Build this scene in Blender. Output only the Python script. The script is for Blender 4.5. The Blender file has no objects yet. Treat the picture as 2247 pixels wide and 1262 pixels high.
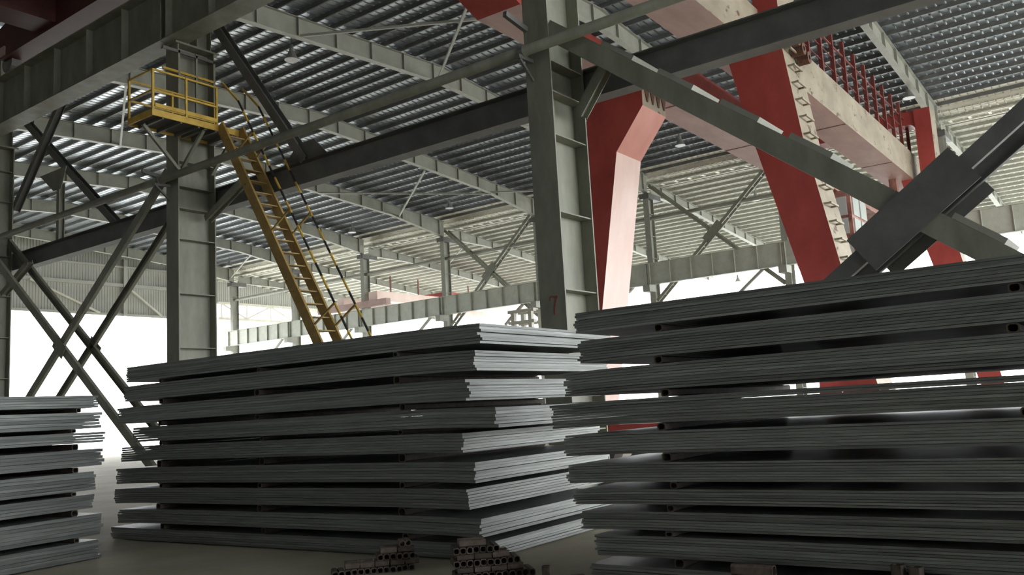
import bpy, math, random
from mathutils import Vector, Matrix

random.seed(7)
SC = bpy.context.scene
COL = SC.collection
PI = math.pi

# ------------------------------------------------------------------ materials
def new_mat(name):
    m = bpy.data.materials.new(name)
    m.use_nodes = True
    nt = m.node_tree
    return m, nt, nt.nodes['Principled BSDF']

def steel(name, c1, c2, rough=0.55, metal=0.0, scale=3.0, stretch=(1, 1, 1), c3=None, thr=0.66, bump=0.0,
          rnd=0.0, spec=0.5, detail=6.0):
    """two-tone noise paint; c3 adds sparse rust patches"""
    m, nt, b = new_mat(name)
    L = nt.links
    tc = nt.nodes.new('ShaderNodeTexCoord')
    mp = nt.nodes.new('ShaderNodeMapping')
    mp.inputs['Scale'].default_value = stretch
    L.new(tc.outputs['Object'], mp.inputs['Vector'])
    vec = mp.outputs['Vector']
    oi = nt.nodes.new('ShaderNodeObjectInfo')
    if rnd:
        ad = nt.nodes.new('ShaderNodeVectorMath'); ad.operation = 'ADD'
        sc = nt.nodes.new('ShaderNodeVectorMath'); sc.operation = 'SCALE'
        cb = nt.nodes.new('ShaderNodeCombineXYZ')
        for i in range(3):
            L.new(oi.outputs['Random'], cb.inputs[i])
        L.new(cb.outputs[0], sc.inputs[0]); sc.inputs['Scale'].default_value = 37.0
        L.new(vec, ad.inputs[0]); L.new(sc.outputs[0], ad.inputs[1])
        vec = ad.outputs[0]
    n = nt.nodes.new('ShaderNodeTexNoise')
    n.inputs['Scale'].default_value = scale
    n.inputs['Detail'].default_value = detail
    n.inputs['Roughness'].default_value = 0.62
    L.new(vec, n.inputs['Vector'])
    r = nt.nodes.new('ShaderNodeValToRGB')
    r.color_ramp.elements[0].position = 0.33; r.color_ramp.elements[0].color = (*c1, 1)
    r.color_ramp.elements[1].position = 0.68; r.color_ramp.elements[1].color = (*c2, 1)
    L.new(n.outputs['Fac'], r.inputs['Fac'])
    out = r.outputs['Color']
    if rnd:
        hs = nt.nodes.new('ShaderNodeHueSaturation')
        mr = nt.nodes.new('ShaderNodeMapRange')
        mr.inputs['To Min'].default_value = 1 - rnd; mr.inputs['To Max'].default_value = 1 + rnd
        L.new(oi.outputs['Random'], mr.inputs['Value'])
        L.new(mr.outputs['Result'], hs.inputs['Value'])
        L.new(out, hs.inputs['Color']); out = hs.outputs['Color']
    if c3:
        n2 = nt.nodes.new('ShaderNodeTexNoise')
        n2.inputs['Scale'].default_value = scale * 2.3
        n2.inputs['Detail'].default_value = 9.0
        n2.inputs['Roughness'].default_value = 0.7
        L.new(vec, n2.inputs['Vector'])
        r2 = nt.nodes.new('ShaderNodeValToRGB')
        r2.color_ramp.elements[0].position = thr; r2.color_ramp.elements[0].color = (0, 0, 0, 1)
        r2.color_ramp.elements[1].position = thr + 0.05; r2.color_ramp.elements[1].color = (1, 1, 1, 1)
        L.new(n2.outputs['Fac'], r2.inputs['Fac'])
        mx = nt.nodes.new('ShaderNodeMix'); mx.data_type = 'RGBA'
        L.new(r2.outputs['Color'], mx.inputs['Factor'])
        L.new(out, mx.inputs['A']); mx.inputs['B'].default_value = (*c3, 1)
        out = mx.outputs['Result']
    L.new(out, b.inputs['Base Color'])
    b.inputs['Roughness'].default_value = rough
    b.inputs['Metallic'].default_value = metal
    b.inputs['Specular IOR Level'].default_value = spec
    if bump:
        bp = nt.nodes.new('ShaderNodeBump'); bp.inputs['Strength'].default_value = bump
        bp.inputs['Distance'].default_value = 0.01
        L.new(n.outputs['Fac'], bp.inputs['Height']); L.new(bp.outputs['Normal'], b.inputs['Normal'])
    return m

M = {}
M['grey_paint'] = steel('grey_green_paint', (.165, .168, .130), (.255, .258, .205), .55, 0, 2.2, (1, 1, .35), (.10, .075, .05), .72)
M['tie_paint'] = steel('dark_grey_paint', (.10, .10, .095), (.15, .15, .14), .55, 0, 2.0)
M['rafter_paint'] = steel('rafter_paint', (.245, .25, .212), (.315, .32, .275), .55, 0, 1.5)
M['purlin'] = steel('purlin_zinc', (.12, .123, .122), (.17, .173, .172), .5, .2, 2)
M['purlin_far'] = steel('purlin_grey_green', (.30, .30, .26), (.38, .38, .33), .5, .1, 2)
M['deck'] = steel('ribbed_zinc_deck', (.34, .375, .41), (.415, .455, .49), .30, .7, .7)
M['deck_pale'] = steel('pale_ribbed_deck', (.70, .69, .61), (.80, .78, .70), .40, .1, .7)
M['girder_green'] = steel('girder_green', (.40, .42, .36), (.50, .52, .45), .5, 0, 2)
M['pale_steel'] = steel('cream_steel', (.55, .54, .46), (.66, .65, .56), .5, 0, 2)
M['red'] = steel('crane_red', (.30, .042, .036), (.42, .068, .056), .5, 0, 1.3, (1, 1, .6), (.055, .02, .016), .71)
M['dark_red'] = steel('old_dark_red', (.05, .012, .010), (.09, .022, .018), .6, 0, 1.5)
M['cream'] = steel('rusty_cream', (.205, .172, .122), (.325, .28, .208), .6, 0, 1.1, (.6, 1, 1.0), (.07, .03, .018), .585)  # cream with rust patches, on right girder webs and -Y leg edges
M['pale_pink'] = steel('pale_pink', (.72, .52, .46), (.84, .68, .62), .5, 0, .8, (1, 1, .4), (.20, .06, .04), .76)  # pale pink, on -Y edges of the left legs and the far crane
M['shaded_pink'] = steel('shaded_pink_paint', (.56, .24, .20), (.68, .34, .29), .5, 0, .8, (1, 1, .4), (.20, .06, .04), .78)  # deeper leg pink: weaker light on the downward slant put into the colour
M['post_red'] = steel('post_red', (.13, .025, .022), (.20, .045, .035), .6, 0, 1.5)
M['rose'] = steel('rose_grey', (.36, .235, .215), (.49, .34, .31), .6, 0, 1.0, (.4, 1, 1), (.15, .05, .035), .76)
M['rust'] = steel('rust', (.055, .022, .013), (.13, .055, .03), .8, 0, 9)
M['rusty_red'] = steel('rusty_red', (.14, .05, .04), (.40, .20, .16), .7, 0, 2.2, (.6, 1, 1), (.05, .03, .025), .60)
M['black'] = steel('black_rubber', (.012, .012, .012), (.025, .025, .025), .6, 0, 4)
M['yellow'] = steel('safety_yellow', (.42, .26, .03), (.62, .42, .07), .5, 0, 3, (1, 1, 1), (.09, .05, .03), .66)
M['yellow_dark'] = steel('worn_yellow', (.26, .17, .05), (.40, .27, .08), .6, 0, 3, (1, 1, 1), (.08, .05, .03), .62)
M['plate'] = steel('mill_scale_plate', (.135, .145, .138), (.285, .30, .287), .46, .28, 1.6, (1, 1, 34), None, rnd=.25, bump=.25)
M['plate_left'] = M['plate']
M['spacer'] = steel('brown_tube', (.060, .048, .040), (.12, .095, .075), .7, .1, 14)
M['tube'] = steel('rusty_tube', (.085, .062, .050), (.18, .145, .12), .7, .15, 14, rnd=.35)
M['concrete'] = steel('concrete_floor', (.35, .315, .23), (.47, .43, .33), .8, 0, .55, (1, 1, 1), (.12, .11, .08), .66)
M['outside'] = steel('outside_paving', (.56, .56, .53), (.64, .64, .61), .9, 0, .2)
M['cladding'] = steel('wall_cladding', (.36, .365, .33), (.44, .445, .41), .55, .1, .6)
M['cladding_dark'] = steel('dark_wall', (.10, .10, .095), (.15, .15, .14), .7, 0, .6)
M['mark'] = steel('red_brush_mark', (.22, .05, .045), (.30, .08, .07), .7, 0, 30)
M['lamp'] = steel('lamp_grey', (.20, .20, .19), (.30, .30, .29), .4, .3, 8)
g, nt, b = new_mat('cab_glass'); M['glass'] = g
b.inputs['Base Color'].default_value = (.42, .46, .44, 1); b.inputs['Roughness'].default_value = .08
b.inputs['Metallic'].default_value = 0.0; b.inputs['Alpha'].default_value = 1

# ------------------------------------------------------------------ mesh builder
class MB:
    def __init__(s):
        s.v = []; s.f = []; s.mi = []
    def add(s, vs, fs, mi=0):
        o = len(s.v)
        s.v += [tuple(p) for p in vs]
        s.f += [tuple(o + i for i in f) for f in fs]
        s.mi += [mi] * len(fs) if isinstance(mi, int) else list(mi)
        return s
    def box(s, a, b, mi=0):
        x0, y0, z0 = (min(a[i], b[i]) for i in range(3)); x1, y1, z1 = (max(a[i], b[i]) for i in range(3))
        vs = [(x0, y0, z0), (x1, y0, z0), (x1, y1, z0), (x0, y1, z0), (x0, y0, z1), (x1, y0, z1), (x1, y1, z1), (x0, y1, z1)]
        # faces: bottom, top, -y, +x, +y, -x
        return s.add(vs, [(0, 3, 2, 1), (4, 5, 6, 7), (0, 1, 5, 4), (1, 2, 6, 5), (2, 3, 7, 6), (3, 0, 4, 7)], mi)
    def frame(s, p0, p1, up):
        p0 = Vector(p0); p1 = Vector(p1); d = (p1 - p0).normalized()
        u = Vector(up); u = (u - d * u.dot(d)).normalized(); w = d.cross(u).normalized()
        return p0, p1, d, u, w
    def bar(s, p0, p1, wd, ht, up=(0, 0, 1), mi=0, ou=0, ow=0):
        p0, p1, d, u, w = s.frame(p0, p1, up)
        vs = []
        for p in (p0, p1):
            for a, b in ((-1, -1), (1, -1), (1, 1), (-1, 1)):
                vs.append(p + w * (ow + a * wd / 2) + u * (ou + b * ht / 2))
        return s.add(vs, [(3, 2, 1, 0), (4, 5, 6, 7), (0, 1, 5, 4), (1, 2, 6, 5), (2, 3, 7, 6), (3, 0, 4, 7)], mi)
    def prof(s, pts, p0, p1, up=(0, 0, 1), mi=0):
        """extrude closed profile pts (w,u) from p0 to p1"""
        p0, p1, d, u, w = s.frame(p0, p1, up)
        n = len(pts)
        vs = [p + w * a + u * b for p in (p0, p1) for a, b in pts]
        fs = [(i, (i + 1) % n, n + (i + 1) % n, n + i) for i in range(n)]
        return s.add(vs, fs + [tuple(range(n - 1, -1, -1)), tuple(range(n, 2 * n))], mi)
    def ibeam(s, p0, p1, h, wd, tw, tf, up=(0, 0, 1)):
        a, b, c = wd / 2, tw / 2, h / 2
        return s.prof([(-a, -c), (a, -c), (a, -c + tf), (b, -c + tf), (b, c - tf), (a, c - tf), (a, c), (-a, c),
                       (-a, c - tf), (-b, c - tf), (-b, -c + tf), (-a, -c + tf)], p0, p1, up)
    def channel(s, p0, p1, h, wd, t, up=(0, 0, 1), side=1):
        c = h / 2; k = side
        return s.prof([(0, -c), (k * wd, -c), (k * wd, -c + t), (k * t, -c + t), (k * t, c - t), (k * wd, c - t), (k * wd, c), (0, c)][::k], p0, p1, up)
    def tube(s, p0, p1, r, n=10, r2=None, hollow=0, up=(0, 0.1, 1)):
        p0, p1, d, u, w = s.frame(p0, p1, up)
        r2 = r if r2 is None else r2
        ring = lambda p, q: [p + w * q * math.cos(2 * PI * i / n) + u * q * math.sin(2 * PI * i / n) for i in range(n)]
        if not hollow:
            return s.add(ring(p0, r) + ring(p1, r2), [(i, (i + 1) % n, n + (i + 1) % n, n + i) for i in range(n)] +
                         [tuple(range(n - 1, -1, -1)), tuple(range(n, 2 * n))])
        q = r - hollow
        vs = ring(p0, r) + ring(p1, r) + ring(p0, q) + ring(p1, q)
        fs = []
        for i in range(n):
            j = (i + 1) % n
            fs += [(i, j, n + j, n + i), (2 * n + j, 2 * n + i, 3 * n + i, 3 * n + j), (j, i, 2 * n + i, 2 * n + j), (n + i, n + j, 3 * n + j, 3 * n + i)]
        return s.add(vs, fs)
    def sqtube(s, p0, p1, w_, h_, t, up=(0, 0, 1)):
        p0, p1, d, u, w = s.frame(p0, p1, up)
        c = min(w_, h_) * .18
        def ring(p, a, b):
            return [p + w * x + u * y for x, y in ((-a + c, -b), (a - c, -b), (a, -b + c), (a, b - c), (a - c, b), (-a + c, b), (-a, b - c), (-a, -b + c))]
        n = 8
        vs = ring(p0, w_ / 2, h_ / 2) + ring(p1, w_ / 2, h_ / 2) + ring(p0, w_ / 2 - t, h_ / 2 - t) + ring(p1, w_ / 2 - t, h_ / 2 - t)
        fs = []
        for i in range(n):
            j = (i + 1) % n
            fs += [(i, j, n + j, n + i), (2 * n + j, 2 * n + i, 3 * n + i, 3 * n + j), (j, i, 2 * n + i, 2 * n + j), (n + i, n + j, 3 * n + j, 3 * n + i)]
        return s.add(vs, fs)
    def poly(s, pts, axis, a0, a1, mi=0, side_mi=None):
        """prism: 2D polygon (in the other two axes, cyclic order) extruded along axis"""
        def P(q, a):
            return {'x': (a, q[0], q[1]), 'y': (q[0], a, q[1]), 'z': (q[0], q[1], a)}[axis]
        n = len(pts)
        vs = [P(q, a0) for q in pts] + [P(q, a1) for q in pts]
        fs = [tuple(range(n - 1, -1, -1)), tuple(range(n, 2 * n))] + [(i, (i + 1) % n, n + (i + 1) % n, n + i) for i in range(n)]
        mis = [mi, mi] + (side_mi if side_mi else [mi] * n)
        return s.add(vs, fs, mis)
    def build(s, name, mats, parent=None, loc=None, smooth=False):
        me = bpy.data.meshes.new(name)
        off = Vector(loc) if loc is not None else Vector((0, 0, 0))
        if parent is not None and loc is None:
            off = parent.get('_o', None); off = Vector(off) if off is not None else Vector((0, 0, 0))
        me.from_pydata([tuple(Vector(p) - off) for p in s.v], [], s.f)
        if not isinstance(mats, (list, tuple)):
            mats = [mats]
        for m in mats:
            me.materials.append(m)
        me.polygons.foreach_set('material_index', s.mi)
        if smooth:
            me.polygons.foreach_set('use_smooth', [True] * len(s.f))
        me.update()
        bmfix(me)
        o = bpy.data.objects.new(name, me)
        COL.objects.link(o)
        if parent is not None:
            o.parent = parent
        elif loc is not None:
            o.location = loc
        return o

import bmesh
def bmfix(me):
    bm = bmesh.new(); bm.from_mesh(me)
    bmesh.ops.recalc_face_normals(bm, faces=bm.faces)
    bm.to_mesh(me); bm.free()

ROOTS = []
def tag(o, label, cat, group=None, kind=None):
    o['label'] = label; o['category'] = cat
    if group: o['group'] = group
    if kind: o['kind'] = kind
    return o
def thing(name, label, cat, loc=(0, 0, 0), group=None, kind=None, rz=0):
    o = bpy.data.objects.new(name, None); COL.objects.link(o)
    o.location = loc; o.rotation_euler = (0, 0, rz)
    o.empty_display_size = .2
    o['_o'] = [float(q) for q in loc]
    ROOTS.append(o)
    return tag(o, label, cat, group, kind)
def structure(o):
    o['kind'] = 'structure'; return o

ORD = ['zeroth', 'first', 'second', 'third', 'fourth', 'fifth', 'sixth', 'seventh', 'eighth', 'ninth', 'tenth', 'eleventh', 'twelfth', 'thirteenth', 'fourteenth']
def top_ord(i, n):
    return 'topmost' if i == 0 else ('lowest' if i == n - 1 else ORD[i + 1] + ' from top')

# ------------------------------------------------------------------ camera
TH, PIT, ROL, F = math.radians(53.411), math.radians(7.933), math.radians(-3.2693), 1945.57
fh = Vector((math.sin(TH), math.cos(TH), 0)); rh = Vector((math.cos(TH), -math.sin(TH), 0)); up = Vector((0, 0, 1))
fw = math.cos(PIT) * fh + math.sin(PIT) * up
u0 = -math.sin(PIT) * fh + math.cos(PIT) * up
R_ = math.cos(ROL) * rh + math.sin(ROL) * u0
U_ = -math.sin(ROL) * rh + math.cos(ROL) * u0
cam = bpy.data.cameras.new('camera')
cam.sensor_fit = 'HORIZONTAL'; cam.sensor_width = 36.0; cam.lens = F / 2247 * 36.0
cam.clip_start = .05; cam.clip_end = 2000
co = bpy.data.objects.new('camera', cam); COL.objects.link(co)
co.matrix_world = Matrix(((R_.x, U_.x, -fw.x, 0), (R_.y, U_.y, -fw.y, 0), (R_.z, U_.z, -fw.z, 1.6), (0, 0, 0, 1)))
SC.camera = co

# ------------------------------------------------------------------ layout constants  (X = across the bays, Y = along the hall)
XA = 13.0                      # near flange of the first column row
CA = [8.77, 20.60, 32.50]      # its columns along Y
XB = 52.0                      # second column row
def YB(n): return 35.9 + 9.0 * n
Y0, Y1 = -22.0, 76.0
XW, XE = -14.0, 82.0
def deck(x):
    if x <= 31.5: return 18.6 - .05 * (31.5 - x)
    if x <= 52.3: return 18.6 - .085 * (x - 31.5)
    return 16.5 - .09 * (x - 52.3)
BOT = [(-14, 15.3), (6, 16.2), (13, 16.45), (20, 16.95), (28, 17.36), (31, 17.52), (35, 17.32), (38, 16.97), (46, 16.37), (51.4, 15.5), (51.9, 15.35)]
BOTC = [(52.4, 15.35), (57, 15.3), (65, 14.55), (72, 13.9), (82, 13.05)]
def interp(t, x):
    for (a, b), (c, d) in zip(t, t[1:]):
        if a <= x <= c: return b + (d - b) * (x - a) / (c - a)
    return t[0][1] if x < t[0][0] else t[-1][1]

# ------------------------------------------------------------------ setting
structure(MB().box((XW, Y0, -.3), (52.0, Y1, 0)).build('floor', M['concrete']))
structure(MB().box((52.0, Y0, -.3), (XE, Y1, 0)).build('floor_far_bay', M['outside']))
structure(MB().box((-300, -300, -.55), (420, 420, -.31)).build('ground_outside', M['outside']))

def ribbed(name, mat, y0, y1, stations, pitch=.38, dep=.075):
    prof = []
    y = y0
    while y < y1:
        prof += [(y, 0), (y + pitch * .74, 0), (y + pitch * .80, dep), (y + pitch * .94, dep)]
        y += pitch
    prof.append((y, 0))
    mb = MB(); n = len(prof)
    vs = [(x, yy, z + dz) for x, z in stations for yy, dz in prof]
    fs = [(k * n + i, k * n + i + 1, (k + 1) * n + i + 1, (k + 1) * n + i) for k in range(len(stations) - 1) for i in range(n - 1)]
    mb.add(vs, fs)
    return structure(mb.build(name, mat))
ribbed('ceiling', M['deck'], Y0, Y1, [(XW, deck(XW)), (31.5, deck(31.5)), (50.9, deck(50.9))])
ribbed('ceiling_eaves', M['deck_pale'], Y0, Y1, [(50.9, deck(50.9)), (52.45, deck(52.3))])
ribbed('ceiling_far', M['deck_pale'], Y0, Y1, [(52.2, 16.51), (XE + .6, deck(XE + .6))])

def corrugated(name, mat, axis, at, a0, a1, z0, z1, pitch=.25, dep=.035):
    """vertical ribbed sheet; axis 'y': plane y=at spanning x a0..a1"""
    mb = MB(); prof = []; a = a0
    while a < a1 - 1e-6:
        prof += [(a, 0), (a + pitch * .5, 0), (a + pitch * .62, dep), (a + pitch * .88, dep)]; a += pitch
    prof.append((min(a, a1), 0)); n = len(prof)
    zt = z1 if callable(z1) else (lambda q: z1)
    vs = [((q, at + d, z0) if axis == 'y' else (at + d, q, z0)) for q, d in prof] + [((q, at + d, zt(q)) if axis == 'y' else (at + d, q, zt(q))) for q, d in prof]
    mb.add(vs, [(i, i + 1, n + i + 1, n + i) for i in range(n - 1)])
    return structure(mb.build(name, mat))
corrugated('wall_end', M['cladding'], 'y', Y1, 13.0, 52.4, 12.15, lambda q: deck(q))
corrugated('wall_end_side_bay', M['cladding_dark'], 'y', Y1, XW, 13.0, 0, lambda q: deck(q))
corrugated('wall_end_far_bay', M['cladding'], 'y', Y1, 52.4, XE, 13.9, lambda q: deck(q))
corrugated('wall_near', M['cladding_dark'], 'x', XW, Y0, Y1, 0, 7.6)
corrugated('wall_near_upper', M['cladding_dark'], 'x', XW, Y0, Y1, 7.85, deck(XW))  # unseen slot left below this sheet, added to brighten camera-facing sides
corrugated('wall_front', M['cladding_dark'], 'y', Y0, XW, 2.5, 0, lambda q: deck(q))
corrugated('wall_front_upper', M['cladding_dark'], 'y', Y0, 2.5, XE, 14.0, lambda q: deck(q))

# girts and wind truss on the end wall
gi = 0
for z, w, words in ((14.92, .30, 'halfway up'), (12.22, .22, 'along the lower edge'), (16.6, .16, 'high under the roof')):
    tag(MB().bar((13.4, Y1 - .131, z), (51.3, Y1 - .131, z), .24, w).build('wall_girt', M['cladding'], None, (13.4, Y1 - .17, z)),
        'long horizontal steel girt %s of the end wall above the bright doorway' % words, 'beam', None, 'thing')
for i, x in enumerate((23.0, 33.0, 43.0)):
    tag(MB().box((x - .15, Y1 - .36, 12.12), (x + .15, Y1 - .05, deck(x) - .35)).build('wall_post', M['cladding'], None, (x, Y1 - .2, 12.12)),
        '%s upright post on the end wall, counted from the first column row' % ORD[i + 1], 'post', None, 'thing')
for i, (x0, x1) in enumerate(((34.6, 40.6), (43.2, 46.6))):
    tag(MB().bar((x0, Y1 - .32, 14.8), (x1, Y1 - .32, 12.3), .16, .14).build('wall_brace', M['pale_steel'], None, (x0, Y1 - .4, 13)),
        'thin pale diagonal brace on the end wall, %s' % ('longer of the two' if i == 0 else 'shorter of the two'), 'brace', None, 'thing')
t = thing('wall_truss', 'cream lattice truss across the end wall of the far bay', 'truss', (52.8, Y1 - .5, 12.3))
yy = Y1 - .2
MB().bar((52.8, yy, 13.95), (78, yy, 13.95), .22, .26).build('top_chord', M['pale_steel'], t)
MB().bar((52.8, yy, 12.40), (78, yy, 12.40), .22, .26).build('bottom_chord', M['pale_steel'], t)
for i in range(9):
    x = 53.2 + i * 3.0
    MB().bar((x, yy, 12.5), (x, yy, 13.9), .16, .16, (1, 0, 0)).build('post', M['pale_steel'], t)
    if i < 8:
        a, b_ = (12.5, 13.9) if i % 2 else (13.9, 12.5)
        MB().bar((x, yy, a), (x + 3, yy, b_), .14, .16).build('diagonal', M['pale_steel'], t)

# ------------------------------------------------------------------ rafters, purlins
for k, n in enumerate(range(4, -5, -1)):
    y = YB(n)
    for far in (0, 1):
        if n == -4 and False: continue
        prof = BOTC if far else BOT
        xa, xb = (52.45, XE) if far else (XW + .4, 51.9)
        lab = ('pale steel roof rafter over the far bay, %s from the end wall' if far else 'grey tapered roof rafter spanning the main bay, %s from the end wall') % ORD[k + 1]
        t = thing('roof_rafter', lab, 'rafter', (xb if not far else xa, y, 15.35), 'roof rafters of the far bay' if far else 'roof rafters of the main bay', 'thing')
        xs = sorted(set([xa] + [p[0] for p in prof if xa < p[0] < xb] + [31.5 if not far else xa] + [xb]))
        top = lambda x: deck(x) - .205
        mat = M['rafter_paint']
        web = [(x, interp(prof, x) + .03) for x in xs] + [(x, top(x) - .02) for x in reversed(xs)]
        MB().poly(web, 'y', y - .008, y + .008).build('web', mat, t)
        MB().poly([(x, interp(prof, x)) for x in xs] + [(x, interp(prof, x) + .03) for x in reversed(xs)], 'y', y - .15, y + .15).build('bottom_flange', mat, t)
        MB().poly([(x, top(x) - .025) for x in xs] + [(x, top(x)) for x in reversed(xs)], 'y', y - .14, y + .14).build('top_flange', mat, t)
        x = (53.9 if far else 10.3)
        while x < xb - .3:
            for sd in (-1,):
                MB().box((x - .02, y + sd * .13, interp(prof, x) + .03), (x + .02, y, top(x) - .02)).build('stiffener', mat, t)
            x += 2.05
x = -3.0
def purlin(x):
    far = x > 52.3
    z = deck(x) - .005
    pr = [(-.035, -.20), (.035, -.20), (.035, -.188), (-.022, -.188), (-.022, -.012), (.04, -.012), (.04, 0), (-.035, 0)]
    o = MB().prof(pr, (x, Y0 + .2, z), (x, Y1 - .45, z)).build('purlin', M['purlin_far'] if far else M['purlin'], None, (x, 30, z))
    tag(o, 'long pale purlin under the bright ribbed roof of the far bay' if far else 'long thin grey purlin under the dark ribbed roof of the main bay', 'purlin',
        'purlins of the far bay' if far else 'purlins of the main bay', 'thing')
for i in range(66):
    x = -12.5 + i * 1.0
    if x < 52.0 and x > 5: purlin(x)
for i in range(29):
    purlin(53.0 + i * 1.0)

structure(MB().box((52.34, Y0, 16.46), (52.38, Y1 - .5, 16.93)).build('wall_roof_step', M['deck_pale']))
# step between the two roofs: a pale ladder girder
t = thing('eaves_ladder', 'pale ladder-like strip of framed openings along the step between the roofs', 'lattice', (52.3, 0, 16.0), None, 'thing')
MB().box((52.25, Y0 + 1, 16.02), (52.33, Y1 - .6, 16.10)).build('bottom_rail', M['pale_steel'], t)
MB().box((52.9, Y0 + 1, 15.95), (53.0, Y1 - .6, 16.03)).build('top_rail', M['pale_steel'], t)
for i in range(98):
    y = Y0 + 2 + i * .98
    MB().box((52.33, y - .07, 15.99), (52.9, y + .07, 16.04)).build('rung', M['pale_steel'], t)

# thin diagonal roof bracing
RB = [((23.4, YB(-2), 17.1), (31.0, YB(-1), 17.3), 'over the hanging lamp'), ((22.6, YB(-1), 17.15), (28.9, YB(-2), 17.45), 'crossing it beside column seven'),
      ((39.2, YB(1), 16.9), (46.6, YB(0), 16.3), 'third from the doorway'), ((40.0, YB(0), 16.7), (46.9, YB(1), 16.35), 'just above the tie beam'),
      ((20.4, YB(0), 17.0), (25.2, YB(1), 17.25), 'above the yellow platform'), ((46.5, YB(0), 16.4), (51.4, YB(-1), 15.8), 'at the head of the second row'),
      ((47.2, YB(3), 16.3), (51.5, YB(4), 15.8), 'nearest the end wall'), ((55.0, YB(1), 15.6), (62, YB(2), 15.0), 'in the far bay')]
for p, q, words in RB:
    tag(MB().bar(p, q, .10, .10).build('roof_brace', M['rafter_paint'], None, p), 'thin light diagonal rod under the roof, %s' % words, 'brace', 'thin roof bracing', 'thing')

# ------------------------------------------------------------------ first row of columns (A)
def hcolumn(y, label, stiff, number=False):
    t = thing('steel_column', label, 'column', (XA, y, 0), 'tall columns of the near row', 'thing')
    x0, x1, w = XA, XA + 1.13, .275
    mb = MB()
    mb.box((x0, y - w, 0), (x0 + .035, y + w, 11.85))
    mb.box((x1 - .035, y - w, 0), (x1, y + w, 11.85))
    mb.box((x0 + .035, y - .012, 0), (x1 - .035, y + .012, 11.85))
    mb.build('shaft', M['grey_paint'], t)
    MB().box((x0 - .1, y - .35, 11.85), (x1 + .1, y + .35, 11.9)).build('cap_plate', M['grey_paint'], t)
    mb = MB(); mb.ibeam((x1 - .25, y, 11.9), (x1 - .25, y, 16.3), .45, .35, .015, .03, (1, 0, 0)); mb.build('upper_post', M['grey_paint'], t)
    for z in stiff:
        for sd in (-1, 1):
            MB().box((x0 + .035, y + sd * .012, z - .011), (x1 - .035, y + sd * (w - .02), z + .011)).build('stiffener', M['grey_paint'], t)
    MB().box((x0 - .2, y - .45, 0), (x1 + .2, y + .45, .05)).build('base_plate', M['grey_paint'], t)
    if number:
        pts = [(8.822, 3.50), (8.826, 3.555), (8.80, 3.585), (8.74, 3.565), (8.665, 3.575), (8.70, 3.49), (8.735, 3.38), (8.745, 3.25)]
        mb = MB()
        for a, b_ in zip(pts, pts[1:]):
            mb.bar((x0 - .004, a[0], a[1]), (x0 - .004, b_[0], b_[1]), .028, .006, (1, 0, 0))
        o = mb.build('painted_number', M['mark'], t); o['label'] = 'hand painted red number 7'
    return t
SA = [1.2, 2.4, 3.69, 5.1, 6.54, 7.36, 7.95, 8.63, 9.9, 11.0]
hcolumn(CA[0], 'tall grey-green H column with a hand painted red 7', SA, True)
hcolumn(CA[1], 'tall grey H column carrying the yellow platform', SA)
hcolumn(CA[2], 'dark grey H column at the left edge beside the bright doorway', SA)
hcolumn(-3.06, 'grey H column beyond the right end of the plate stacks', SA)

# runway girder on row A, one length per bay
def runway(x, y0, y1, zb, zt, wd, label, group, nst, mat, name='crane_runway_girder'):
    t = thing(name, label, 'girder', (x, y0, zb), group, 'thing')
    MB().box((x - wd / 2, y0, zb), (x + wd / 2, y1, zb + .03)).build('bottom_flange', mat, t)
    MB().box((x - wd / 2, y0, zt - .03), (x + wd / 2, y1, zt)).build('top_flange', mat, t)
    MB().box((x - .012, y0, zb + .03), (x + .012, y1, zt - .03)).build('web', mat, t)
    for i in range(nst):
        y = y0 + .12 + (y1 - y0 - .24) * i / (nst - 1)
        MB().box((x - min(wd / 2 - .03, .22), y - .012, zb + .03), (x + min(wd / 2 - .03, .22), y + .012, zt - .03)).build('stiffener', mat, t)
    return t
ys = [-3.06] + CA + [44.3]
nm = ['near right bay beyond column seven', 'bay between column seven and the yellow platform', 'bay between the platform and the leftmost column', 'bay beyond the leftmost column']
for i in range(4):
    t = runway(12.95, ys[i] + .01, ys[i + 1] - .01, 11.9, 13.55, .62, 'deep dark grey crane runway girder overhead, %s' % nm[i], 'runway girders of the near row', 7, M['grey_paint'])
    MB().box((12.91, ys[i] + .01, 13.55), (12.99, ys[i + 1] - .01, 13.69)).build('rail', M['tie_paint'], t)

# tie beams (longitudinal struts) of row A
segs = [(-3.4, 8.755, 'right of column seven, crossing the red crane'), (8.775, 20.595, 'between column seven and the platform column'), (20.605, 33.0, 'between the platform column and the leftmost column')]
for a, b_, w in segs:
    tag(MB().ibeam((14.32, a, 7.76), (14.32, b_, 7.76), .60, .36, .014, .025).build('tie_beam', M['tie_paint'], None, (14.32, a, 7.76)),
        'dark horizontal steel tie beam %s' % w, 'beam', 'tie beams of the near row', 'thing')

# pipe with brackets
t = thing('service_pipe', 'long grey pipe running along the near column row in front of column seven', 'pipe', (12.72, -6, 8.12))
MB().tube((12.72, -6, 8.12), (12.72, 40, 8.10), .098, 16).build('pipe_run', M['grey_paint'], t, smooth=True)
for y in CA + [-3.06]:
    mb = MB()
    mb.bar((13.0, y + .12, 8.0), (12.55, y + .12, 7.98), .07, .07)
    mb.bar((13.0, y + .12, 7.62), (12.60, y + .12, 7.95), .05, .05)
    mb.build('bracket', M['tie_paint'], t)
    MB().tube((12.72, y + .07, 8.11), (12.72, y + .17, 8.11), .115, 16).build('clamp', M['tie_paint'], t)
# short bracket arms seen on the columns above / beside the pipe
for y, z, w in ((8.98, 8.75, 'column seven above the pipe'), (20.95, 8.35, 'the platform column beside the pipe')):
    tag(MB().bar((13.0, y, z - .1), (12.35, y, z), .08, .10).build('bracket_arm', M['tie_paint'], None, (13, y, z)), 'short dark bracket arm on %s' % w, 'bracket')

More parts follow.
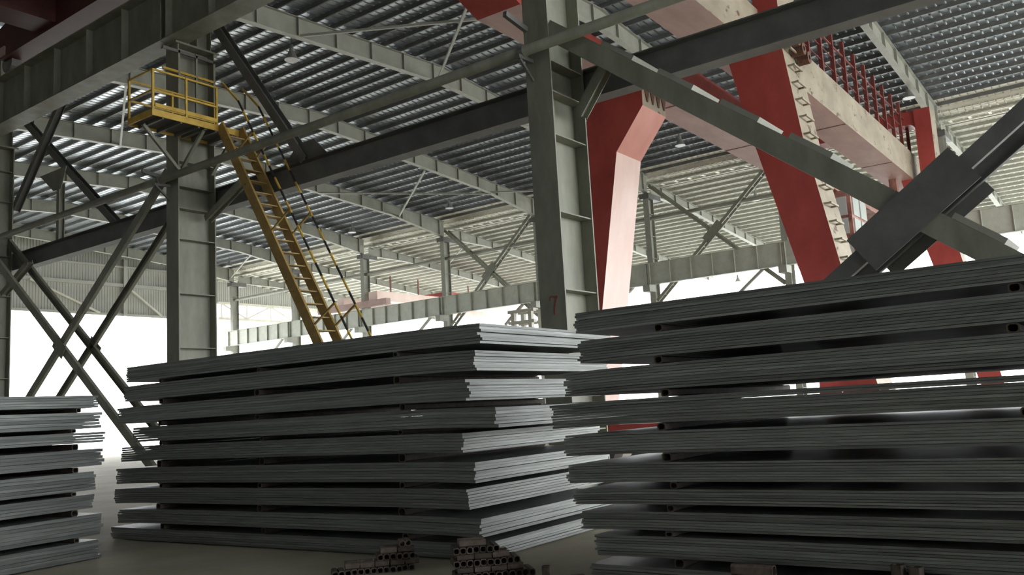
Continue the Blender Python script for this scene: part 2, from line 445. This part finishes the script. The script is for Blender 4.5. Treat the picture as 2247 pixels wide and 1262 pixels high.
# ------------------------------------------------------------------ X bracing of row A : twin channels with battens
def xbrace(ya, yb, za, zb, label, group, gusset=None, mat=None, hw=.17, bat=True):
    """diagonal from (ya,za) up to (yb,zb) in two planes"""
    mat = mat or M['grey_paint']
    t = thing('cross_brace', label, 'brace', (13.1, ya, max(za, 0)), group, 'thing')
    d = Vector((0, yb - ya, zb - za)).normalized(); nrm = Vector((0, -d.z, d.y))
    if nrm.z < 0: nrm = -nrm
    for x, sd in ((13.02, 1), (14.05, -1)):
        mb = MB()
        p0 = Vector((x, ya, za)); p1 = Vector((x, yb, zb))
        mb.prof([(-hw, 0), (hw, 0), (hw, .10), (hw - .015, .10), (hw - .015, .012), (-hw + .015, .012), (-hw + .015, .10), (-hw, .10)], p0, p1, (sd, 0, 0))
        mb.build('chord', mat, t)
    L = (Vector((0, yb - ya, zb - za))).length
    s_ = 1.35
    while bat and s_ < L - .9:
        if abs(s_ + .37 - L / 2) > 1.1:
            c = Vector((13.54, ya, za)) + d * s_ + nrm * (hw + .045)
            mb = MB(); mb.bar(c, c + d * .74, 1.02, .085, nrm); mb.build('batten', M['rafter_paint'], t)
        s_ += 1.32
    if gusset:
        c = Vector((0, (ya + yb) / 2, (za + zb) / 2))
        for x in (12.985, 14.06):
            mb = MB(); c0 = Vector((x, c.y, c.z))
            mb.bar(c0 - d * gusset[0], c0 + d * gusset[0], gusset[1], .018, (1, 0, 0)); mb.build('gusset_plate', mat, t)
    return t
def bay_x(y0, y1, words, mat=None, gus=(.95, .98)):
    xbrace(y1 - .2, y0 + .3, .05, 8.45, 'twin diagonal brace %s, rising towards %s' % (words[0], words[1]), 'cross braces of the near row', None, mat, .125, False)
    xbrace(y0 + .2, y1 - .3, .05, 8.45, 'twin diagonal brace %s, rising towards %s' % (words[0], words[2]), 'cross braces of the near row', gus, mat, .125, False)
bay_x(CA[1], CA[2], ('in front of the bright doorway', 'the platform column', 'the leftmost column'), None, (.36, .42))
# right bay : falling from column 7 to the right, and rising to the right with the big gusset
xbrace(-2.45, 8.55, .0, 8.55, 'long diagonal brace falling from column seven across the red crane legs', 'cross braces of the near row')
xbrace(8.30, -2.9, .0, 8.08, 'heavy diagonal brace with a large dark gusset, rising to the upper right corner', 'cross braces of the near row', (.90, .60), M['tie_paint'], .115, False)

# upper tier diagonals, hangers, knees
UP = [((14.25, 20.5, 12.95), (14.25, 16.7, 8.06), .26, 'upper_brace', 'dark upper diagonal falling from the platform column to the tie beam'),
      ((14.25, 28.9, 13.0), (14.25, 32.35, 9.65), .24, 'upper_brace', 'dark upper diagonal beside the leftmost column, falling left'),
      ((14.45, 32.2, 13.0), (14.45, 25.85, 8.06), .24, 'upper_brace', 'dark upper diagonal left of the platform, falling right'),
      ((14.25, 29.1, 10.0), (14.25, 29.1, 8.06), .20, 'hanger', 'short upright hanger between tie beam and crossing diagonals'),
      ((13.85, 8.44, 7.05), (13.85, 7.62, 8.08), .22, 'knee_brace', 'short lit knee brace at the right side of column seven'),
      ((13.85, 20.28, 7.15), (13.85, 18.75, 7.85), .20, 'knee_brace', 'short knee brace right of the platform column below the tie beam'),
      ((13.85, 32.2, 6.6), (13.85, 30.3, 7.45), .20, 'knee_brace', 'short knee brace right of the leftmost column below the tie beam')]
for p, q, s_, name, lab in UP:
    o = MB().ibeam(p, q, s_, s_ * .9, .012, .02, (1, 0, 0)).build(name, M['grey_paint'] if name != 'upper_brace' else M['tie_paint'], None, p)
    tag(o, lab, 'brace', None, 'thing')
tag(MB().poly([(30.3, 10.45), (28.5, 10.45), (28.85, 9.75), (29.35, 9.75)], 'x', 14.125, 14.145).build('gusset_plate', M['grey_paint'], None, (14.11, 29, 9.8)),
    'small gusset plate where two upper diagonals meet the hanger', 'plate', None, 'thing')
tag(MB().poly([(17.6, 8.065), (15.9, 8.065), (16.4, 8.55), (17.0, 8.55)], 'x', 14.22, 14.24).build('gusset_plate', M['tie_paint'], None, (14.23, 16.7, 8.1)),
    'gusset plate on the tie beam at the foot of the platform diagonal', 'plate', None, 'thing')

# ------------------------------------------------------------------ access platform and stair on column 2
pz = 9.36
px0, px1, py0, py1 = 11.60, 14.10, 19.20, 20.27
t = thing('access_platform', 'yellow railed steel access platform high beside the second column', 'platform', (13.1, 19.8, pz))
MB().box((px0, py0, pz - .06), (px1, py1, pz - .02)).build('deck', M['tie_paint'], t)
for i in range(5):
    x = px0 + .25 + i * .5
    MB().box((x, py0, pz - .16), (x + .05, py1, pz - .06)).build('joist', M['tie_paint'], t)
for nme, a, b_ in (('edge_beam', (px0, py0 - .04, pz - .13), (px1, py0, pz + .03)), ('edge_beam', (px0 - .04, py0 - .04, pz - .13), (px0, py1, pz + .03)),
                   ('edge_beam', (px0, py1, pz - .13), (px1, py1 + .04, pz + .03)), ('toe_board', (px0 + .05, py0 - .03, pz + .10), (13.40, py0 - .015, pz + .20))):
    MB().box(a, b_).build(nme, M['yellow'], t)
for x, y in ((px0, py0), (px0, py1), (12.5, py0 - .02), (13.40, py0), (12.8, py1), (14.08, py1)):
    MB().bar((x, y, pz), (x, y, pz + 1.07), .05, .05, (1, 0, 0)).build('post', M['yellow'], t)
for h in (.52, 1.05):
    MB().bar((px0, py0, pz + h), (13.40, py0, pz + h), .045, .045).build('rail', M['yellow'], t)
    MB().bar((px0, py0, pz + h), (px0, py1, pz + h), .045, .045).build('rail', M['yellow'], t)
    MB().bar((px0, py1, pz + h), (px1, py1, pz + h), .045, .045).build('rail', M['yellow'], t)
for x in (13.1, 14.0):
    MB().bar((x, 20.30, pz - .95), (x, 19.35, pz - .14), .08, .08, (1, 0, 0)).build('strut', M['grey_paint'], t)
    MB().bar((x, 20.33, pz - .10), (x, 19.25, pz - .10), .08, .08, (1, 0, 0)).build('bracket', M['grey_paint'], t)
MB().bar((13.0, 20.30, pz - 1.0), (11.75, 19.9, pz - .14), .08, .08, (0, 1, 0)).build('strut', M['grey_paint'], t)
t2 = thing('column_rail_frame', 'grey and yellow rail frame on the column just above the platform', 'railing', (13.1, 20.31, 10.8))
MB().bar((12.55, 20.31, 11.05), (14.12, 20.31, 11.05), .05, .06).build('rail', M['yellow'], t2)
MB().bar((12.55, 20.31, 11.62), (14.12, 20.31, 11.62), .06, .08).build('rail', M['tie_paint'], t2)
for x in (13.02, 13.55, 14.1):
    MB().bar((x, 20.31, 9.45), (x, 20.31, 11.69), .06, .06, (1, 0, 0)).build('post', M['grey_paint'], t2)

t = thing('yellow_stair', 'steep yellow steel stair with handrails leading up to the platform', 'stairs', (13.76, 13.62, 0))
ya, za, yb_, zb_ = 13.52, 0.0, 19.12, 9.38
d = Vector((0, yb_ - ya, zb_ - za)).normalized(); nr = Vector((0, -d.z, d.y))
xs = (13.45, 14.08)
for x in xs:
    MB().bar((x, ya, za), (x, yb_, zb_), .06, .27, nr).build('stringer', M['yellow_dark'], t)
N = 28
for i in range(1, N):
    f = i / N
    MB().box((xs[0] + .03, ya + (yb_ - ya) * f - .10, za + (zb_ - za) * f - .012), (xs[1] - .03, ya + (yb_ - ya) * f + .10, za + (zb_ - za) * f + .012)).build('tread', M['yellow_dark'], t)
for x in xs:
    a = Vector((x, ya, za)) + nr * .95 + d * .9; b2 = Vector((x, yb_, zb_)) + nr * .9
    mb = MB(); NS = 26
    for q in range(NS):
        mb.tube(a.lerp(b2, q / NS), a.lerp(b2, (q + 1) / NS), .028, 8)
        mb.mi[-10:] = [q % 2] * 10
    mb.build('handrail', [M['yellow'], M['black']], t)
    for f in (.12, .40, .66, .90):
        p = Vector((x, ya + (yb_ - ya) * f, za + (zb_ - za) * f))
        MB().bar(p, p + nr * .95, .04, .04, (1, 0, 0)).build('rail_post', M['yellow_dark'], t)
    MB().bar(b2, (x, yb_ - .1, pz + 1.15), .045, .045, (1, 0, 0)).build('handrail', M['yellow'], t)

# ------------------------------------------------------------------ red gantry crane
t = thing('gantry_crane', 'big red and cream gantry crane standing behind the near columns', 'crane', (29.0, 8.0, 0), None, None, math.radians(1.3))
GZ0, GZ1 = 10.5, 11.75
def girder(y0, y1, GZ1, side):
    mb = MB()
    pr = [(14.45, 11.35), (15.5, GZ0), (44.0, GZ0), (45.2, 11.2), (45.2, GZ1), (14.45, GZ1)]
    if side: pr = [(14.45, 10.80), (15.3, GZ0), (44.0, GZ0), (45.2, 11.2), (45.2, GZ1), (24.3, GZ1), (22.4, 10.82), (14.45, 10.82)]
    # materials: 0 cream webs, 1 rose underside, 2 red
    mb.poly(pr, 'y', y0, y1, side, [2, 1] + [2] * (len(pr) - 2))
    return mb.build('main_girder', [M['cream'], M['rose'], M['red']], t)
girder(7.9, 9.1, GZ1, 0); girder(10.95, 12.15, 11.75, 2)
for y0, w_ in ((7.9, 1.18), (10.95, 1.18)):
    for x in (24.0, 29.9, 36.5):
        MB().box((x, y0 + .02, GZ0 - .006), (x + .09, y0 + w_, GZ0 - .001)).build('weld_seam', M['rust'], t)
def legs(x0, x1, dy, Lpoly=None, portal=True):
    R = [(7.2, 13.5), (7.2, 10.55), (6.90, 8.0), (6.27, 4.4), (5.65, 1.05), (6.45, 1.05), (7.26, 4.4), (8.25, 8.5), (8.65, 10.5), (7.85, 10.5), (7.85, 13.5)]
    L = [(12.9, 13.5), (12.9, 10.6), (13.9, 8.8), (14.35, 4.4), (14.65, 1.05), (13.70, 1.05), (13.04, 4.45), (12.22, 8.85), (11.28, 10.02), (11.27, 10.5), (12.25, 10.5), (12.25, 13.5)]
    L = Lpoly or L
    R = [(a + dy, b_) for a, b_ in R]; L = [(a + dy, b_) for a, b_ in L]
    # right leg: outer (-Y) edges are cream, the other faces red
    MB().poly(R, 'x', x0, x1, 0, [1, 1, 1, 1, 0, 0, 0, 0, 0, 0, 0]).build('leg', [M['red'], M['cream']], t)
    MB().poly(L, 'x', x0, x1, 0, [0, 0, 0, 0, 0, 1, 1, 3, 2, 0, 0, 0]).build('leg', [M['red'], M['pale_pink'], M['cream'], M['shaded_pink']], t)
    # portal head above the girders with rounded opening
    MB().box((x0, 5.1, .42), (x1, 15.1, 1.06)).build('sill_beam', M['red'], t)
    for y in (5.6, 6.5, 13.7, 14.6):
        MB().tube((x0 + .5, y, .28), (x1 - .5, y, .28), .28, 18).build('wheel', M['tie_paint'], t)
    if not portal: return
    op = []
    for cx, a0 in ((8.15, PI), (11.95, PI / 2)):
        for i in range(7):
            a = a0 - (PI / 2) * i / 6
            op.append((cx + .3 * math.cos(a), 12.62 + .3 * math.sin(a)))
    pts = [(a + dy, b_) for a, b_ in [(7.85, 13.5), (7.85, 12.4)] + op + [(12.25, 12.4), (12.25, 13.5)]]
    MB().poly(pts, 'x', x0 + .1, x1 - .1).build('portal_head', M['red'], t)
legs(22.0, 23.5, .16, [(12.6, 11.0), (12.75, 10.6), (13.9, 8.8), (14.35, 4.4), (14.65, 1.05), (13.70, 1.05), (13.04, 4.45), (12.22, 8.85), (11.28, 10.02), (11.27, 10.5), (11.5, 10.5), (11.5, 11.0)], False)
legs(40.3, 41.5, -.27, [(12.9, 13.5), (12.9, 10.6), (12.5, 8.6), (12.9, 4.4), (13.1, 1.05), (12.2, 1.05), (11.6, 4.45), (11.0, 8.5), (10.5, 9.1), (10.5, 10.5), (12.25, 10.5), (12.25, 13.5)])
# climbing rungs on the right near leg
for i in range(20):
    z = 1.6 + i * .47
    R = [(5.65, 1.05), (6.27, 4.4), (6.90, 8.0), (7.2, 10.55)]
    y = interp([(b_, a) for a, b_ in R], z) + .16
    mb = MB()
    mb.bar((22.15, y, z), (22.15, y - .17, z), .05, .04); mb.bar((22.75, y, z), (22.75, y - .17, z), .05, .04)
    mb.bar((22.12, y - .17, z), (22.78, y - .17, z), .04, .05)
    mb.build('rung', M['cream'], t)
for i in range(3):
    MB().tube((22.3 + i * .42, 7.30, 10.75 - i * .12), (22.3 + i * .42, 7.0, 10.75 - i * .12), .17, 14, hollow=.10).build('cable_roller', M['rust'], t)
for i in range(4):
    x = 22.15 + i * .36
    MB().poly([(x, 10.52), (x + .28, 10.52), (x + .17, 10.18), (x + .11, 10.18)], 'y', 11.41, 11.428).build('rust_tongue', M['rust'], t)
# conductor railing on the right girder
for i in range(19):
    x = 15.4 + i * 1.42
    MB().bar((x, 8.02, GZ1), (x, 8.02, 13.75), .13, .10, (1, 0, 0)).build('railing_post', M['post_red'], t)
for z, r_ in ((12.25, .025), (12.75, .025), (13.2, .05)):
    MB().bar((15.4, 8.02, z), (41.0, 8.02, z), r_, r_).build('railing_rail', M['post_red'], t)
# cab rail beam + operator cab
MB().box((25.5, 8.3, 8.2), (40.0, 8.9, 9.1)).build('cab_beam', M['rusty_red'], t)
for x in (25.6, 39.6):
    MB().box((x, 8.45, 9.1), (x + .3, 8.75, 10.5)).build('hanger', M['rusty_red'], t)
cab_ = MB(); cab_.poly([(29.6, 8.2), (29.6, 6.68), (30.15, 6.0), (31.6, 6.0), (31.6, 8.2)], 'y', 7.95, 9.5, 0)
cab_ = cab_.build('operator_cab', M['rusty_red'], t); cab_['label'] = 'hanging operator cab with glazed front'
def pane(vs):
    mb = MB(); a = [Vector(v) for v in vs]; n_ = (a[1] - a[0]).cross(a[2] - a[0]).normalized() * .02
    mb.add([p - n_ for p in a] + [p + n_ for p in a], [(0, 1, 2, 3), (7, 6, 5, 4)] + [(i, (i + 1) % 4, 4 + (i + 1) % 4, 4 + i) for i in range(4)])
    return mb.build('window', M['glass'], cab_)
cab_['_o'] = t['_o']
for y0, y1 in ((8.08, 8.66), (8.78, 9.38)):
    for z0, z1 in ((7.36, 7.98), (6.74, 7.26)):
        pane([(29.585, y0, z0), (29.585, y1, z0), (29.585, y1, z1), (29.585, y0, z1)])
    pane([(29.68, y0, 6.57), (29.68, y1, 6.57), (30.06, y1, 6.09), (30.06, y0, 6.09)])
for x0 in (29.75, 30.65):
    for z0, z1 in ((7.36, 7.98), (6.74, 7.26)):
        pane([(x0, 7.935, z0), (x0 + .75, 7.935, z0), (x0 + .75, 7.935, z1), (x0, 7.935, z1)])

# ------------------------------------------------------------------ overhead crane above the camera bay (dark red, upper left)
t = thing('overhead_crane', 'dark red overhead crane end resting on the runway at upper left', 'crane', (12.95, 25, 13.7))
MB().poly([(19.2, 14.1), (30.0, 14.1), (30.6, 14.5), (30.6, 15.05), (28.6, 15.5), (19.2, 15.5)], 'x', 12.6, 13.3).build('end_carriage', M['dark_red'], t)
for y in (29.9, 20.3):
    MB().tube((12.8, y, 14.06), (13.1, y, 14.06), .36, 20).build('wheel', M['tie_paint'], t)
    MB().box((12.55, y - .35, 14.15), (12.62, y + .45, 14.45)).build('wheel_cover', M['rose'], t)
for y0 in (20.6, 26.2):
    MB().box((-8, y0, 14.2), (12.6, y0 + 1.1, 15.2)).build('main_girder', M['dark_red'], t)

# ------------------------------------------------------------------ second column row (B)
BL = {4: 'farthest, beside the doorway edge', 3: 'second from the end wall, behind the stair', 2: 'third from the end wall', 1: 'fourth from the end wall',
      0: 'fifth from the end wall, mostly behind column seven', -1: 'sixth from the end wall, right of the pink crane leg', -2: 'seventh from the end wall, behind the crane leg', -3: 'nearest of that row, behind the large gusset', -4: 'beyond the frame on the right'}
for n in range(4, -5, -1):
    y = YB(n)
    t = thing('rear_column', 'slender second-row column, %s' % BL[n], 'column', (51.6, y, 0), 'columns of the second row', 'thing')
    mb = MB()
    mb.box((51.6, y - .2, 0), (51.63, y + .2, 15.0)); mb.box((52.27, y - .2, 0), (52.3, y + .2, 15.0)); mb.box((51.63, y - .01, 0), (52.27, y + .01, 15.0))
    mb.build('shaft', M['rafter_paint'], t)
    MB().box((51.4, y - .35, 15.0), (53.1, y + .35, 15.34)).build('head', M['tie_paint'], t)
    for k in range(9):
        z = 2.0 + k * 1.5
        MB().box((51.63, y - .19, z - .01), (52.27, y + .19, z + .01)).build('stiffener', M['rafter_paint'], t)
    MB().box((50.75, y - .25, 8.75), (51.6, y + .25, 9.2)).build('bracket', M['rafter_paint'], t)
for k, n in enumerate(range(3, -5, -1)):
    runway(51.2, YB(n) + .01, YB(n + 1) - .01, 9.2, 10.62, .34, 'grey-green runway girder of the second column row, %s span from the end wall' % ORD[k + 1], 'runway girders of the second row', 7, M['girder_green'])
    tag(MB().tube((51.95, YB(n) + .02, 13.7), (51.95, YB(n + 1) - .02, 13.7), .13, 10).build('strut', M['rafter_paint'], None, (51.95, YB(n), 13.7)),
        'horizontal round strut between second row columns, %s span from the end wall' % ORD[k + 1], 'strut', 'struts of the second row', 'thing')
    if n in (-2, 0):
        w = 'right of the pink crane leg' if n == -2 else 'left of column seven'
        for a, c, ww in ((YB(n) + .25, YB(n + 1) - .25, 'rising away'), (YB(n + 1) - .25, YB(n) + .25, 'falling away')):
            t = thing('lattice_brace', 'twin-bar lattice cross brace %s in the second row, %s' % (w, ww), 'brace', (51.8, a, 8.2), 'lattice braces of the second row', 'thing')
            d = Vector((0, c - a, 15.9 - 8.2)).normalized(); nn = Vector((0, -d.z, d.y))
            for x in (51.72, 52.18):
                MB().bar((x, a, 8.2), (x, c, 15.9), .10, .20, nn).build('chord', M['grey_paint'], t)
            L = math.hypot(c - a, 7.7); s_ = .6
            while s_ < L - .5:
                p = Vector((51.72, a, 8.2)) + d * s_
                MB().bar(p, p + Vector((.46, 0, 0)), .08, .10, nn).build('batten', M['grey_paint'], t); s_ += .8
            if ww == 'falling away':
                cc = Vector((51.64, (a + c) / 2, 12.05)); mb = MB(); mb.bar(cc - d * .75, cc + d * .75, .6, .02, (1, 0, 0)); mb.build('gusset_plate', M['grey_paint'], t)
    tag(MB().bar((51.6, YB(n) + .1, 10.3), (51.6, YB(n) + 3.2, 7.9), .16, .2, (1, 0, 0)).build('knee_brace', M['rafter_paint'], None, (51.6, YB(n), 9)),
        'diagonal knee brace below the second row runway, %s span from the end wall' % ORD[k + 1], 'brace', 'knee braces of the second row', 'thing')

# far overhead crane in the far bay
t = thing('far_overhead_crane', 'faded pink overhead crane in the far bay above the second row girder', 'crane', (52.4, 55, 10.7))
MB().box((50.9, 50.5, 10.75), (51.4, 58.8, 11.25)).build('end_carriage', M['rose'], t)
MB().box((51.4, 52.0, 11.25), (76, 53.0, 12.05)).build('main_girder', M['pale_pink'], t)
MB().box((51.4, 56.0, 11.25), (76, 56.8, 11.95)).build('main_girder', M['pale_pink'], t)
MB().box((60.0, 52.0, 12.05), (63.5, 56.8, 12.6)).build('trolley', M['red'], t)
for i in range(7):
    x = 53 + i * 3.4
    MB().bar((x, 52.0, 12.05), (x, 52.0, 13.4), .10, .10, (1, 0, 0)).build('railing_post', M['rusty_red'], t)

t = thing('trestle', 'pale steel trestle seen between column seven and the plate stack', 'trestle', (34.0, 24.45, 0))
for y in (23.95, 24.95):
    for x in (33.6, 34.4):
        MB().bar((x, y, 0), (x, y, 6.2), .2, .2, (1, 0, 0)).build('leg', M['pale_steel'], t)
for z in (5.72, 6.25):
    for x in (33.6, 34.4):
        MB().bar((x, 23.7, z), (x, 25.2, z), .24, .14).build('beam', M['pale_steel'], t)

# ------------------------------------------------------------------ hanging lamps
LP = [(23.4, 28.24, 'largest one, upper middle near the platform'), (45.25, 21.12, 'under the cream crane girder right of the pink leg'), (46.34, 39.46, 'left of column seven'), (46.53, 49.53, 'above the stair'),
      (46.31, 9.11, 'upper right by the crane railing'), (47.5, 66.45, 'small and far, right of the platform column'), (71.5, 33.28, 'in the far bay below the lattice brace'), (56.69, 21.33, 'far bay, beside the red leg'),
      (80.0, 32.6, 'far bay, close above the runway girder'), (69.8, 63.8, 'far bay, above the pink crane')]
for x, y, w in LP:
    zt = deck(x) - .26; z = zt - .95
    t = thing('hanging_lamp', 'bell-shaped grey hanging lamp, %s' % w, 'lamp', (x, y, z), 'hanging bell lamps')
    MB().tube((x, y, z + .42), (x, y, zt), .012, 6, up=(1, 0, 0)).build('cord', M['tie_paint'], t)
    MB().tube((x, y, z + .18), (x, y, z + .46), .10, 14, .07, up=(1, 0, 0)).build('housing', M['lamp'], t)
    MB().tube((x, y, z - .22), (x, y, z + .18), .30, 18, .10, up=(1, 0, 0)).build('lamp_shade', M['lamp'], t)

# ------------------------------------------------------------------ plate stacks
PLATES = 0
def stack(ox, oy, rot, W, packs, where, grp, spacers, sag=.012, spacer_words=None, mat='plate', only_near=False):
    """local axes: l along the long direction (+Y rotated), w across (+X rotated). packs: (z_top, z_bot, l_start, l_end, n)"""
    global PLATES
    R = Matrix.Rotation(rot, 3, 'Z')
    def Wd(w, l, z): 
        v = R @ Vector((w, l, 0)); return Vector((ox + v.x, oy + v.y, z))
    lo, hi = min(spacers), max(spacers)
    P = len(packs)
    for pi, (zt, zb, l0, l1, n) in enumerate(packs):
        th = (zt - zb) / n
        a = sag * (1.0 if pi else .5)
        def dz(l):
            if l < lo: return -a * ((lo - l) / 1.2) ** 2
            if l > hi: return -a * ((l - hi) / 1.2) ** 2
            return 0.0
        if zb < .03: dz = lambda l: 0.0
        for k in range(n):
            zt_ = zt - k * th
            j0, j1 = random.uniform(-.022, .022), random.uniform(-.02, .02)
            jw0, jw1 = random.uniform(-.012, .012), random.uniform(-.03, .03)
            if k and random.random() < .12: j0 += random.uniform(-.06, .02)
            gap = .0015 + random.random() * .003
            ns = 12
            mb = MB(); vs = []
            ls = [l0 + j0 + (l1 + j1 - l0 - j0) * i / ns for i in range(ns + 1)]
            for l in ls:
                for w, z in ((jw0, zt_ - th + gap), (W + jw1, zt_ - th + gap), (W + jw1, zt_ - .0005), (jw0, zt_ - .0005)):
                    vs.append((w, l - l0, z + dz(l) - zb))
            fs = []
            for i in range(ns):
                o_ = i * 4
                fs += [(o_ + q, o_ + (q + 1) % 4, o_ + 4 + (q + 1) % 4, o_ + 4 + q) for q in range(4)]
            fs += [(3, 2, 1, 0), (ns * 4, ns * 4 + 1, ns * 4 + 2, ns * 4 + 3)]
            mb.add(vs, fs)
            o = mb.build('steel_plate', M[mat], None, (0, 0, 0))
            o.location = Wd(0, l0, zb); o.rotation_euler = (0, 0, rot)
            pk = 'top' if pi == 0 else ('bottom' if pi == P - 1 else ORD[pi + 1])
            tag(o, 'steel plate, %s in %s pack, %s' % (top_ord(k, n), pk, where), 'steel plate', grp)
            PLATES += 1
        if pi < P - 1:
            zt2 = packs[pi + 1][0]; h = zb - zt2
            for si, l in enumerate(spacers):
                lj = l + random.uniform(-.05, .05)
                ww = min(.11, max(.07, h * 1.15))
                e = random.uniform(-.02, .03)
                mb = MB(); mb.sqtube(Wd(-.0 + e, lj, zt2 + h / 2), Wd(W - .02, lj, zt2 + h / 2), ww, h - .003, .009)
                o = mb.build('tube_spacer', M['spacer'], None, Wd(0, lj, zt2))
                pk = 'top' if pi == 0 else ORD[pi + 1]
                tag(o, 'tube spacer under %s pack, %s, %s' % (pk, spacer_words[si], where), 'spacer', grp + ' spacers')

la = [(2.61, 2.38), (2.32, 2.09), (2.00, 1.76), (1.68, 1.46), (1.40, 1.18), (1.08, .85), (.78, .56), (.47, .27), (.19, .015)]
ls0 = [6.21, 6.29, 6.42, 6.06, 6.52, 6.37, 6.49, 6.33, 6.30]
ls1 = [13.05, 13.09, 13.25, 12.85, 13.15, 13.30, 13.34, 13.24, 13.42]
stack(7.7, 6.3, math.radians(2.3), 3.1, [(a, b_, c - 6.3, e - 6.3, n) for (a, b_), c, e, n in zip(la, ls0, ls1, (7, 7, 7, 6, 7, 7, 7, 6, 6))],
      'stack below the yellow stair', 'plates below the yellow stair', (1.15, 3.65, 5.85), .02, ('nearest the lit end', 'middle one', 'nearest the doorway'))
ra = [(2.48, 2.29), (2.22, 2.01), (1.94, 1.72), (1.65, 1.43), (1.36, 1.17), (1.09, .92), (.86, .73), (.67, .51), (.46, .28), (.20, .02)]
r1 = [4.48, 4.46, 4.64, 4.81, 4.69, 4.68, 4.61, 4.55, 4.42, 4.48]
stack(7.0, 0, 0, 3.0, [(a, b_, -3.4 + random.uniform(-.1, .1), e, n) for (a, b_), e, n in zip(ra, r1, (8, 9, 9, 9, 8, 8, 6, 7, 8, 7))],
      'stack under the red crane leg', 'plates under the red crane leg', (-2.3, .85, 3.62), .02, ('far right end', 'middle one', 'nearest the left end'))
# stack at the left edge: its wide end faces the camera
sa = [(2.12, 1.96), (1.90, 1.69), (1.64, 1.50), (1.42, 1.20), (1.13, .89), (.84, .66), (.58, .31), (.25, .015)]
sx = [6.20, 6.24, 6.31, 6.26, 6.16, 6.15, 6.27, 6.23]
rot3 = math.radians(90 + 8.5)
stack(6.2, 11.58, rot3, 3.0, [(a, b_, 6.2 - e, 7.8 + random.uniform(-.1, .1), n) for (a, b_), e, n in zip(sa, sx, (5, 5, 4, 5, 6, 5, 6, 6))],
      'stack at the left edge', 'plates at the left edge', (.33, 3.0, 6.0), .0, ('nearest its right end', 'middle one', 'far left end'))
stack(5.6, 19.2, math.radians(1.5), 4.2, [(a, b_, random.uniform(-.08, .08), 6.0, 4) for a, b_ in ((1.98, 1.78), (1.70, 1.48), (1.40, 1.18), (1.10, .88), (.80, .58), (.50, .28), (.22, .015))],
      'pale stack half hidden behind', 'plates of the hidden stack', (.9, 5.0), .0, ('near end', 'far end'))

# ------------------------------------------------------------------ tube offcuts
def pile(ox, oy, rot, layers, pname):
    """layers bottom-up: list of (kind, count, start) ; 'E' tubes pointing at viewer, 'S' tubes lying sideways"""
    s_ = .062
    R = Matrix.Rotation(rot, 3, 'Z')
    cnt = 0
    for li, (kind, n, st, ln) in enumerate(layers):
        z = s_ / 2 + .001 + li * (s_ + .001)
        for i in range(n):
            jj = random.uniform(-.006, .006)
            if kind == 'E':
                a = Vector((st + i * (s_ + .004), 0 + random.uniform(-.03, .02), 0)); b2 = a + Vector((jj, ln, 0))
            else:
                row, kk = i % 2, i // 2
                a = Vector((st + kk * (ln + .012) + random.uniform(0, .008), .05 + row * .16 + jj, 0)); b2 = a + Vector((ln, random.uniform(-.006, .006), 0))
            a = R @ a; b2 = R @ b2
            p = Vector((ox + a.x, oy + a.y, z)); q = Vector((ox + b2.x, oy + b2.y, z))
            mb = MB(); mb.sqtube(p, q, s_, s_, .007)
            o = mb.build('tube_offcut', M['tube'], None, p)
            lw = 'bottom' if li == 0 else ('top' if li == len(layers) - 1 else ORD[li + 1])
            if kind == 'E':
                w = '%s from left in %s layer' % (ORD[i + 1], lw)
            else:
                w = '%s from left in %s %s layer' % (ORD[i // 2 + 1], ('front' if i % 2 == 0 else 'rear'), lw)
            tag(o, 'short rusty tube offcut, %s, %s' % (w, pname), 'tube', 'tube offcuts of the ' + pname)
view = math.radians(-43)
pile(6.72, 5.83, view, [('E', 12, 0, .30), ('S', 8, -.01, .155), ('E', 10, -.01, .30), ('S', 6, -.01, .165), ('E', 7, -.01, .30), ('S', 2, .02, .26)], 'higher tube pile')
pile(6.42, 7.25, math.radians(-40), [('E', 13, 0, .25), ('S', 10, .10, .145), ('E', 6, .47, .25), ('S', 4, .47, .17), ('E', 2, .70, .22)], 'lower tube pile')
for x, y, r_, w in ((7.05, 5.02, .4, 'standing alone between the higher pile and the right stack'), (7.02, 4.72, -.7, 'lying flat beside the right stack'), (6.88, 4.50, -.75, 'against the foot of the right stack')):
    mb = MB()
    if w.startswith('standing'): mb.sqtube((x, y, .001), (x, y, .14), .075, .075, .008, (1, r_, 0))
    else: mb.sqtube((x, y, .04), (x + .12 * math.cos(r_), y + .12 * math.sin(r_), .04), .075, .075, .008)
    tag(mb.build('tube_offcut', M['tube'], None, (x, y, 0)), 'single tube offcut %s' % w, 'tube')

for p_, q_, w in (((6.86, 3.06, .255), (6.86, 2.72, .255), 'lying across two upright offcuts at the right stack foot'),
                  ((6.86, 3.01, .0), (6.86, 3.01, .209), 'standing upright under the left end of the crosswise offcut'),
                  ((6.86, 2.77, .0), (6.86, 2.77, .209), 'standing upright under the right end of the crosswise offcut'),
                  ((6.86, 1.80, .0), (6.86, 1.80, .36), 'standing by the right stack foot, left of a tall upright pair'),
                  ((6.86, 1.68, .0), (6.86, 1.68, .35), 'standing by the right stack foot, right of a tall upright pair')):
    mb = MB(); mb.sqtube(p_, q_, .09, .09, .009, (1, 0, 0))
    tag(mb.build('tube_offcut', M['tube'], None, p_), 'brown tube offcut %s' % w, 'tube')

# ------------------------------------------------------------------ light
w = bpy.data.worlds.new('overcast_sky'); SC.world = w; w.use_nodes = True
bg = w.node_tree.nodes['Background']
bg.inputs['Color'].default_value = (.96, .985, 1.0, 1); bg.inputs['Strength'].default_value = 1.0

for o in ROOTS:
    if '_o' in o: del o['_o']
if '_o' in cab_: del cab_['_o']

vs = SC.view_settings
vs.view_transform = 'Standard'; vs.look = 'None'; vs.gamma = 1.0; vs.use_curve_mapping = False
vs.exposure = 3.25
